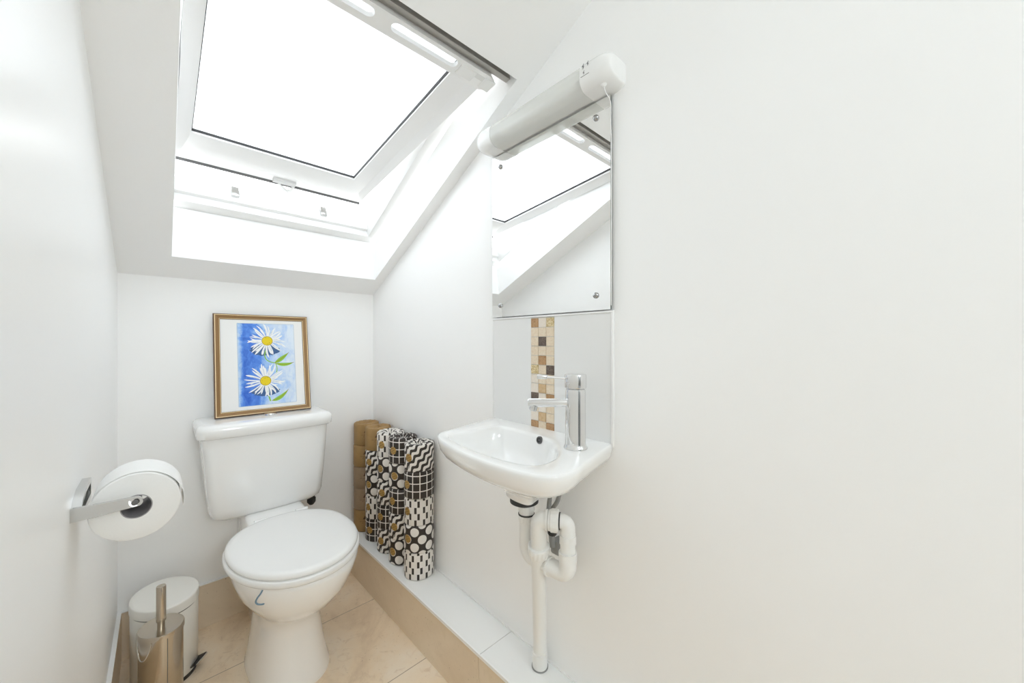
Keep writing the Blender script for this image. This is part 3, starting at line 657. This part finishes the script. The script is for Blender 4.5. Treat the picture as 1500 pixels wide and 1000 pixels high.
def quv(pts, mi, n):
    if 0.00166 < n: pts = [(min(1, max(0, a)), min(1, max(0, b))) for a, b in pts]
    f = bm.faces.new([bm.verts.new(PP(U0 + (U1 - U0) * a, V0 + (V1 - V0) * b, n)) for a, b in pts]); f.material_index = mi
    for l, (a, b) in zip(f.loops, pts): l[uvl].uv = (a, b)
    return f
AS = (V1 - V0) * PH / ((U1 - U0) * PW)
quv([(0, 0), (1, 0), (1, 1), (0, 1)], 0, 0.0017)
rnd = random.Random(3)
def blob(cx_, cy_, rx, ry, mi, n, k=22, jit=0.0):
    quv([(cx_ + rx * math.cos(2 * PI * i / k) * (1 + rnd.uniform(-jit, jit)), cy_ + ry * math.sin(2 * PI * i / k) * (1 + rnd.uniform(-jit, jit))) for i in range(k)], mi, n)
def petal(cx_, cy_, ang_, l0, l1, w, mi, n, bend=0.0):
    L_, R_ = [], []
    for i in range(8):
        s = i / 7; r = l0 + (l1 - l0) * s; a = ang_ + bend * s * s; ww = w * (0.35 + 1.0 * math.sin(PI * min(1, s * 0.62 + 0.14)) ** 1.0) * (1 if s < 0.85 else (1 - s) / 0.15 * 0.75 + 0.25)
        x, y = cx_ + r * math.cos(a), cy_ + r * math.sin(a) / AS
        L_.append((x - ww * math.sin(a), y + ww * math.cos(a) / AS)); R_.append((x + ww * math.sin(a), y - ww * math.cos(a) / AS))
    for i in range(7): quv([R_[i], R_[i + 1], L_[i + 1], L_[i]], mi, n)
def stroke(pts, w, mi, n):
    pts = [Vector((x, y)) for x, y in pts]; L_, R_ = [], []
    for i, p in enumerate(pts):
        d = (pts[min(i + 1, len(pts) - 1)] - pts[max(i - 1, 0)]).normalized(); L_.append((p.x - d.y * w, p.y + d.x * w / AS)); R_.append((p.x + d.y * w, p.y - d.x * w / AS))
    for i in range(len(pts) - 1): quv([R_[i], R_[i + 1], L_[i + 1], L_[i]], mi, n)
def bez(a, b, c, n=12): return [((1 - s) ** 2 * a[0] + 2 * s * (1 - s) * b[0] + s * s * c[0], (1 - s) ** 2 * a[1] + 2 * s * (1 - s) * b[1] + s * s * c[1]) for s in [k / n for k in range(n + 1)]]
def leafp(a, b, c, w, n):
    q = bez(a, b, c, 12); L_, R_ = [], []
    for i, p in enumerate(q):
        p = Vector(p); d = (Vector(q[min(i + 1, 12)]) - Vector(q[max(i - 1, 0)])).normalized(); ww = w * math.sin(PI * (i / 12) ** 0.8)
        L_.append((p.x - d.y * ww, p.y + d.x * ww / AS)); R_.append((p.x + d.y * ww, p.y - d.x * ww / AS))
    for i in range(12): quv([R_[i], R_[i + 1], L_[i + 1], L_[i]], 5, n)
    stroke(q, 0.004, 4, n + 0.00006)
blob(0.47, 0.670, 0.26, 0.07, 6, 0.00172, 40, 0.10); blob(0.45, 0.165, 0.24, 0.065, 6, 0.00172, 40, 0.10)
stroke(bez((0.50, 0.70), (0.36, 0.53), (0.64, 0.505), 14), 0.009, 5, 0.00178); stroke(bez((0.64, 0.505), (0.72, 0.38), (0.54, 0.31), 14), 0.007, 5, 0.00178); stroke(bez((0.46, 0.22), (0.50, 0.10), (0.53, 0.035), 10), 0.012, 5, 0.00178)
leafp((0.62, 0.505), (0.76, 0.55), (0.89, 0.635), 0.040, 0.0018); leafp((0.64, 0.500), (0.82, 0.46), (0.98, 0.508), 0.034, 0.0018); leafp((0.55, 0.04), (0.72, 0.05), (0.86, 0.165), 0.038, 0.0018)
for (fx, fy, rad) in ((0.505, 0.785, 0.345), (0.455, 0.288, 0.350)):
    k = 0
    for ring, (n_, lo, hi, ww) in enumerate(((23, 0.84, 1.08, 0.0115), (15, 0.62, 0.95, 0.0105))):
        for i in range(n_):
            a = 2 * PI * (i + 0.5 * ring) / n_ + rnd.uniform(-0.07, 0.07); l = rad * rnd.uniform(lo, hi); bd = rnd.uniform(-0.22, 0.22); w_ = ww * rnd.uniform(0.75, 1.25); k += 1
            petal(fx, fy, a, 0.07, l, w_, 1, 0.00182 + ring * 0.00006 + (i % 3) * 0.00002, bd)
            if i % 2 == 0: petal(fx, fy, a + 0.05, 0.11, l * 0.8, 0.0022, 2, 0.00196, bd)
    blob(fx, fy, 0.098, 0.098 / AS, 4, 0.00200); blob(fx, fy, 0.090, 0.090 / AS, 3, 0.00203); 
    for i in range(26):
        a = rnd.uniform(0, 2 * PI); r_ = 0.082 * math.sqrt(rnd.random()); blob(fx + r_ * math.cos(a), fy + r_ * math.sin(a) / AS, 0.006, 0.006 / AS, 4 if r_ > 0.055 and i % 2 else 3, 0.00206, 6)
for a, b in (((-.006, 0), (0, 1)), ((1, 0), (1.006, 1)), ((0, -.004), (1, 0)), ((0, 1), (1, 1.004))): quv([(a[0], a[1]), (b[0], a[1]), (b[0], b[1]), (a[0], b[1])], 7, 0.00165)
link('painting', bm, [M['watercolour'], M['petal'], M['petal_grey'], M['yellow'], M['ochre'], M['leaf'], M['flower_shadow'], M['petal_grey']], pic, smooth=0)['label'] = 'blue watercolour of two white daisies with yellow centres'

# ------------------------------------------------------------------ paper holder and its roll
RC = V(-0.0308, 0.940, 0.7970); RR, RL = 0.0587, 0.098
hold = thing('paper_holder', 'chrome toilet paper holder with open arm on the left wall', 'paper holder', (XL, 0.98, 0.805))
bm = B()
def zbar(y): return 0.8115
y0, y1 = 0.936, 1.062
# wall loop: flat bar frame lying on the wall
r_o = [(y0, .796), (y0, .810), (y0 + .018, .824), (y0 + .055, .833), (y1, .833), (y1, .796)]
holed(bm, r_o, [[(y0 + .010, .805), (y1 - .010, .805), (y1 - .010, .825), (y0 + .056, .825), (y0 + .022, .817), (y0 + .010, .809)]], 0, 0.012, lambda p: V(XL + p[2], p[0], p[1]))
link('wall_plate', fix(bm), M['satin_chrome'], hold, smooth=30)
bm = B(); zc = 0.8152; hh = 0.0080; tip = RC.x + 0.009; aw, at_ = 0.930, 0.905; ay = at_
outl = [(XL, 0.7955), (tip - hh, zc - hh)] + [(tip - hh + hh * math.sin(PI * k / 10), zc - hh * math.cos(PI * k / 10)) for k in range(1, 10)] + [(tip - hh, zc + hh), (XL, 0.8175)]
poly_prism(bm, [(x, aw + (at_ - aw) * (x - XL) / (tip - XL), z) for x, z in outl], (0, 0.008, 0)); link('arm', fix(bm), M['satin_chrome'], hold, smooth=30)
bm = B(); lathe(bm, [(0.0045, 0), (0.0045, 0.0012), (0.003, 0.002)], (tip - 0.010, ay, zc), (0, -1, 0), 16); link('screw', fix(bm), M['grey'], hold)
bm = B(); tube(bm, [(tip - 0.010, ay + 0.004, zc), (tip - 0.010, ay + 0.024, 0.8092), (tip - 0.010, ay + 0.138, 0.8092)], 0.0078, 18); link('rod', fix(bm), M['satin_chrome'], hold)
pr = thing('toilet_roll', 'white unwrapped toilet roll hanging on the chrome holder, left wall', 'toilet roll', tuple(RC))
bm = B(); n = 72; ri = 0.0205
def rring(r, y, drop=0.0): return [V(RC.x + r * math.cos(2 * PI * k / n), RC.y + y, RC.z + r * math.sin(2 * PI * k / n)) for k in range(n)]
loft(bm, [rring(ri, .0), rring(RR - .002, 0), rring(RR, .002), rring(RR, RL - .002), rring(RR - .002, RL), rring(ri, RL), rring(ri, 0)], False, False)
link('paper', fix(bm), M['paper'], pr, smooth=50)
bm = B(); loft(bm, [rring(ri + .0002, -.0003), rring(ri + .0002, RL), rring(ri - .0012, RL), rring(ri - .0012, -.0003), rring(ri + .0002, -.0003)], False, False); link('core', fix(bm), M['cardboard'], pr, smooth=50)
bm = B(); sec = []
for k in range(30): q = k / 29; a = math.radians(150 - 166 * q); rr3 = RR + .0010 + .0055 * q ** 2.2; sec.append((RC.x + rr3 * math.cos(a), RC.z + rr3 * math.sin(a)))
loft(bm, [[V(x + dx, y, z + dx) for x, z in sec] for y, dx in ((RC.y + .004, 0), (RC.y + RL - .002, 0), (RC.y + RL - .002, -.0006), (RC.y + .004, -.0006), (RC.y + .004, 0))], False, False, closed=False)
link('loose_sheet', fix(bm), M['paper'], pr, smooth=50)

# ------------------------------------------------------------------ pedal bin and toilet brush
bc = V(0.0116, 1.684, 0); brot = math.atan2(0.2542, 0.967)
def bring(z, k=1.0, off=0): return sring(bc.x, bc.y, z, 0.084 * k - off, 0.1045 * k - off, 2.0, 64, brot)
pb = thing('pedal_bin', 'cream enamelled pedal bin in the corner behind the toilet brush', 'bin', (bc.x, bc.y, 0))
bm = B(); loft(bm, [bring(0.012, .95), bring(0.014, .97), bring(0.2255, .975), bring(0.2265, .97)]); link('bin_body', fix(bm), M['bin'], pb, smooth=50)
bm = B(); loft(bm, [bring(0.2265, .962), bring(0.2305, .962)]); link('rim_gap_shade', fix(bm), M['dark'], pb)  # solid dark band painting the shade between body and lid
bm = B(); loft(bm, [bring(0.2305, .985), bring(0.2312, 1.0), bring(0.2555, 1.0), bring(0.2590, .990), bring(0.2605, .97), bring(0.2612, .90), bring(0.2614, .6)]); link('bin_lid', fix(bm), M['bin'], pb, smooth=50)
bm = B(); loft(bm, [bring(0.0, .96), bring(0.012, .97)]); link('base_ring', fix(bm), M['dark'], pb, smooth=50)
pd = V(0.80, -0.60, 0).normalized(); ps = V(-pd.y, pd.x, 0); po = bc + pd * 0.078
bm = B(); poly_prism(bm, [po - ps * .028 + V(0, 0, .014), po + ps * .028 + V(0, 0, .014), po + pd * .032 + ps * .024 + V(0, 0, .030), po + pd * .032 - ps * .024 + V(0, 0, .030)], (0, 0, 0.006)); pdl = link('pedal', fix(bm), M['dark'], pb, smooth=0)
bm = B(); tube(bm, [po + pd * .033 - ps * .024 + V(0, 0, .032), po + pd * .033 + ps * .024 + V(0, 0, .032)], 0.0026, 10); link('pedal_edge', fix(bm), M['chrome'], pdl)
bm = B(); hb = bc + V(-0.048, 0.089, 0.236); box(bm, hb - V(.018, .010, .014), hb + V(.018, .014, .012), 0.004, 2); link('hinge', fix(bm), M['dark'], pb)
kc = V(0.0016, 1.516, 0); krot = math.atan2(0.398, 0.917)
def kring(z, k=1.0): return sring(kc.x, kc.y, z, 0.051 * k, 0.0580 * k, 2.0, 56, krot)
kh = thing('brush_holder', 'brushed steel toilet brush holder standing in front of the bin', 'brush holder', (kc.x, kc.y, 0))
bm = B(); loft(bm, [kring(0, .93), kring(.003, .95), kring(.2355, .95), kring(.2358, .92), kring(.02, .92)]); link('canister', fix(bm), M['steel'], kh, smooth=50)
bm = B(); a0 = math.radians(233); 
def ksurf(a, z, k=0.953): 
    x, y = .051 * k * math.cos(a - krot), .058 * k * math.sin(a - krot)
    return V(kc.x + x * math.cos(krot) - y * math.sin(krot), kc.y + x * math.sin(krot) + y * math.cos(krot), z)
rt, rb = [], []
am = math.radians(212); hw = math.radians(31)
for k in range(25):
    s = -1 + 2 * k / 24; rt.append(ksurf(am + hw * s, 0.2352, 0.957)); rb.append(ksurf(am + hw * s, 0.2352 - 0.052 * (1 - s * s) ** 0.75, 0.957))
f = [bm.verts.new(p) for p in rt]; g = [bm.verts.new(p) for p in rb]
for i in range(24): bm.faces.new((f[i], g[i], g[i + 1], f[i + 1])) if 0 < i < 23 else bm.faces.new([v for v in ((f[i], g[i + 1], f[i + 1]) if i == 0 else (f[i], g[i], f[i + 1]))])
ck = link('label_patch', fix(bm), M['steel'], kh, smooth=50)
bm = B(); tube(bm, [p for p in rb], 0.0016, 8); link('lip', fix(bm), M['satin_chrome'], kh)
bm = B(); box(bm, ksurf(math.radians(283), .004) - V(.0006, .0008, 0), ksurf(math.radians(283), .235) + V(.0006, .0, 0)); link('seam', fix(bm), M['grey'], kh, smooth=0)
kb = thing('toilet_brush', 'toilet brush with steel rod handle and oval lid, resting in steel holder', 'toilet brush', (kc.x, kc.y, 0.03))
bm = B(); loft(bm, [kring(.2362, .985), kring(.2365, 1.0), kring(.2475, 1.0), kring(.2495, .985), kring(.2500, .95), kring(.2492, .92), kring(.2492, .3)]); link('brush_lid', fix(bm), M['steel'], kb, smooth=40)
bm = B(); lathe(bm, [(0.0085, .2492), (0.0085, .2640), (0.0112, .2645), (0.0112, .3655), (0.0104, .3672), (0.004, .3676)], (kc.x, kc.y, 0), n=28); lathe(bm, [(0.005, 0.05), (0.005, .25)], (kc.x, kc.y, 0), n=12); link('handle', fix(bm), M['steel'], kb)
bm = B(); lathe(bm, [(0.012, .03), (0.034, .038), (0.036, .085), (0.028, .105), (0.008, .112)], (kc.x, kc.y, 0), n=24); link('bristles', fix(bm), M['plastic'], kb)

# ------------------------------------------------------------------ wrapped toilet rolls on the ledge
def roll_mesh(kind, mt):
    n = 72; me_bm = B(); uvl = me_bm.loops.layers.uv.new('UVMap'); rj = random.Random(hash(kind) % 97 if False else len(kind) * 13 + ord(kind[0]))
    gather = kind not in ('kraft', 'kraft_grey')
    prof = [(0.030, 0.0006), (R - .004, 0.0), (R - .001, 0.0012), (R, 0.004), (R, 0.030), (R, 0.060), (R, RH - .006), (R - .0015, RH - .002), (R - .005, RH), (0.042, RH - .0005), (0.030, RH - .0015), (0.021, RH - .004), (0.014, RH - .010), (0.004, RH - .016)]
    rings = []
    ph = [rj.uniform(0, 6.28) for _ in range(4)]
    for (r, z) in prof:
        row = []
        for k in range(n):
            a = 2 * PI * k / n; top = z > RH - .02 and r < R - .002; w = 0
            if top:
                fr = 1 - r / R
                w = (0.0028 if gather else 0.0016) * math.sin(13 * a + ph[0] + 2.2 * fr) * min(1, fr * 3.2) + 0.0012 * math.sin(29 * a + ph[1]) * min(1, fr * 3)
                w *= 1 if r > 0.01 else 0.2
            rr2 = r * (1 + (0.004 * math.sin(3 * a + ph[2]) if r > .05 else 0))
            row.append(me_bm.verts.new((rr2 * math.cos(a), rr2 * math.sin(a), max(z + w, 0.0))))
        rings.append(row)
    arc = [0.0]
    for (r0, z0), (r1, z1) in zip(prof[:-1], prof[1:]): arc.append(arc[-1] + math.hypot(r1 - r0, z1 - z0))
    base = arc[3] - 0.004
    for i in range(len(prof) - 1):
        for k in range(n):
            j = (k + 1) % n
            f = me_bm.faces.new((rings[i][k], rings[i][j], rings[i + 1][j], rings[i + 1][k]))
            for l, (kk, ii) in zip(f.loops, ((k, i), (k + 1, i), (k + 1, i + 1), (k, i + 1))): l[uvl].uv = (2 * PI * kk / n * R, arc[ii] - base)
    me_bm.faces.new(list(reversed(rings[0]))); me_bm.faces.new(rings[-1])
    o = link('wrapper', me_bm, mt, None, smooth=50); return o
def bend_patch(bm, flat, a0, z0, r, tilt, mi):
    """flat faces (list of lists of xy) wrapped on the roll's side about angle a0"""
    for poly in flat:
        vs = []
        for (x, y) in poly:
            xx = x * math.cos(tilt) - y * math.sin(tilt); yy = x * math.sin(tilt) + y * math.cos(tilt); a = a0 + xx / R
            vs.append(bm.verts.new((r * math.cos(a), r * math.sin(a), z0 + yy)))
        try: bm.faces.new(vs).material_index = mi
        except ValueError: pass
def txt_polys(me): return [[(me.vertices[i].co.x, me.vertices[i].co.y) for i in p.vertices] for p in me.polygons]
def disc_polys(r, n=28, rows=8):
    out = []
    for j in range(rows):
        x0, x1 = -r + 2 * r * j / rows, -r + 2 * r * (j + 1) / rows; h0, h1 = math.sqrt(max(0, r * r - x0 * x0)), math.sqrt(max(0, r * r - x1 * x1))
        q = [(x0, -h0), (x1, -h1), (x1, h1), (x0, h0)]
        if h0 < 1e-6: q = [(x0, 0), (x1, -h1), (x1, h1)]
        if h1 < 1e-6: q = [(x0, -h0), (x1, 0), (x0, h0)]
        out.append(q)
    return out
st_txt = txt_polys(text_mesh('who\ngives\na crap', 0.0108)); kr_txt = txt_polys(text_mesh('who gives a crap', 0.0066))
def label_part(kind, up):
    bm = B()
    if kind == 'sticker':
        bend_patch(bm, disc_polys(0.0150, rows=14), 0, 0.052, R + .0006, 0, 0); bend_patch(bm, st_txt, 0, 0.052, R + .0010, 0.42, 1)
        return link('sticker', fix(bm), [M['sticker'], M['kraft_print']], None, smooth=60)
    bend_patch(bm, kr_txt, 0, 0.050, R + .0008, 0, 0)
    bend_patch(bm, [[(-.012, .060 - .055), (.012, .060 - .055), (.012, .0062), (-.012, .0062)]], 0, 0.036, R + .0008, 0, 0)
    bend_patch(bm, [[(-.008, 0), (-.004, 0), (-.002, .010)], [(-.003, 0), (.003, 0), (.001, .016), (-.001, .016)], [(.004, 0), (.008, 0), (.003, .009)]], 0, 0.060, R + .0008, 0, 0)
    return link('print', fix(bm), [M['kraft_print']], None, smooth=60)
protos = {}
for kind in ('grid', 'check', 'dot', 'wavy', 'kraft', 'kraft_grey'):
    w_ = roll_mesh(kind, M[kind]); l_ = label_part('print' if 'kraft' in kind else 'sticker', True); protos[kind] = (w_, l_)
names = {'grid': 'black grid-patterned', 'check': 'white black-checked', 'dot': 'black cream-spotted', 'wavy': 'black-and-white wavy-striped', 'kraft': 'golden brown', 'kraft_grey': 'greyish brown'}
level = ['bottom', 'second from bottom', 'middle', 'second from top', 'top']
stacks = [  # y, x, bottom to top, description, angle of the stickers
    (1.775, 0.7165, ['kraft', 'kraft_grey', 'kraft_grey', 'kraft', 'kraft'], 'all-brown stack at the back corner'),
    (1.651, 0.7220, ['grid', 'check', 'dot', 'wavy', 'kraft'], 'fourth stack from the basin'),
    (1.527, 0.7215, ['wavy', 'grid', 'wavy', 'dot', 'check'], 'middle stack of the ledge'),
    (1.4145, 0.7215, ['dot', 'wavy', 'grid', 'dot', 'grid'], 'second stack from the basin'),
    (1.286, 0.7225, ['check', 'dot', 'check', 'grid', 'wavy'], 'front stack nearest the basin')]
rj = random.Random(11)
for si, (y, x, kinds, desc) in enumerate(stacks):
    for k, kind in enumerate(kinds):
        jx, jy = (rj.uniform(-.0015, .0005), rj.uniform(-.0015, .0015)) if k else (0, 0)
        z = LZ + 0.0008 + k * (RH + 0.0006)
        r_ = thing('toilet_roll', '%s wrapped toilet roll, %s of the %s' % (names[kind], level[k] if k in (0, 2, 4) else level[k], desc), 'toilet roll', (x + jx, y + jy, z), 'wrapped toilet rolls stacked on the ledge')
        to_cam = math.atan2(-y, -x); st = to_cam - math.radians(44) + rj.uniform(-.16, .12)
        if 'kraft' in kind: st = to_cam + rj.uniform(-.25, -.05)
        r_.rotation_euler = (0, 0, st)
        if si == 4 and k in (0, 4): st = None
        for part in protos[kind]:
            if st is None and part.name.startswith('sticker') and k == 0: continue
            c = part.copy(); COL.objects.link(c); c.parent = r_; c.location = (0, 0, 0)
            c.name = 'wrapper' if part is protos[kind][0] else ('print' if 'kraft' in kind else 'sticker')
for a_, b_ in protos.values():
    bpy.data.objects.remove(a_); bpy.data.objects.remove(b_)

# ------------------------------------------------------------------ light
w = bpy.data.worlds.new('overcast_sky'); SC.world = w; w.use_nodes = True
nt = w.node_tree; bg = nt.nodes['Background']; tc = nt.nodes.new('ShaderNodeTexCoord'); sx = nt.nodes.new('ShaderNodeSeparateXYZ'); rp = nt.nodes.new('ShaderNodeValToRGB')
nt.links.new(tc.outputs['Generated'], sx.inputs[0]); nt.links.new(sx.outputs[2], rp.inputs[0]); nt.links.new(rp.outputs[0], bg.inputs[0])
rp.color_ramp.elements[0].position = 0.0; rp.color_ramp.elements[0].color = (0.10, 0.10, 0.095, 1)
rp.color_ramp.elements[1].position = 0.06; rp.color_ramp.elements[1].color = (0.94, 0.978, 1.0, 1)
bg.inputs[1].default_value = 1.28
SC.cycles.max_bounces = 24; SC.cycles.diffuse_bounces = 16; SC.cycles.glossy_bounces = 8
def area(name, loc, rot, sx, sy, power, col=(1, 1, 1)):
    l = bpy.data.lights.new(name, 'AREA'); l.shape = 'RECTANGLE'; l.size = sx; l.size_y = sy; l.energy = power; l.color = col
    o = bpy.data.objects.new(name, l); COL.objects.link(o); o.location = loc; o.rotation_euler = rot; return o
area('ceiling_fill', (0.28, -0.70, ZC - 0.03), (0, 0, 0), 0.62, 0.80, 0.6, (0.93, 0.975, 1.0))  # added fill behind the camera, no fitting modelled
l = bpy.data.lights.new('hall_fill', 'POINT'); l.energy = 14.0; l.shadow_soft_size = 0.2; l.color = (0.88, 0.96, 1.0)  # added fill shining through the doorway, not a known lamp
o = bpy.data.objects.new('hall_fill', l); COL.objects.link(o); o.location = (0.16, -1.75, 1.86)

# ------------------------------------------------------------------ camera
cd = bpy.data.cameras.new('camera'); cam = bpy.data.objects.new('camera', cd); COL.objects.link(cam)
cd.sensor_width = 36; cd.lens = 546.5 / 1500 * 36; cd.clip_start = 0.01
cam.location = (0, 0, 1.09); cam.rotation_euler = (PI / 2, 0, -math.atan((750 - 235) / 546.5))
SC.camera = cam
vs = SC.view_settings; vs.view_transform = 'Standard'; vs.look = 'None'; vs.gamma = 1; vs.exposure = 1.76; vs.use_curve_mapping = False
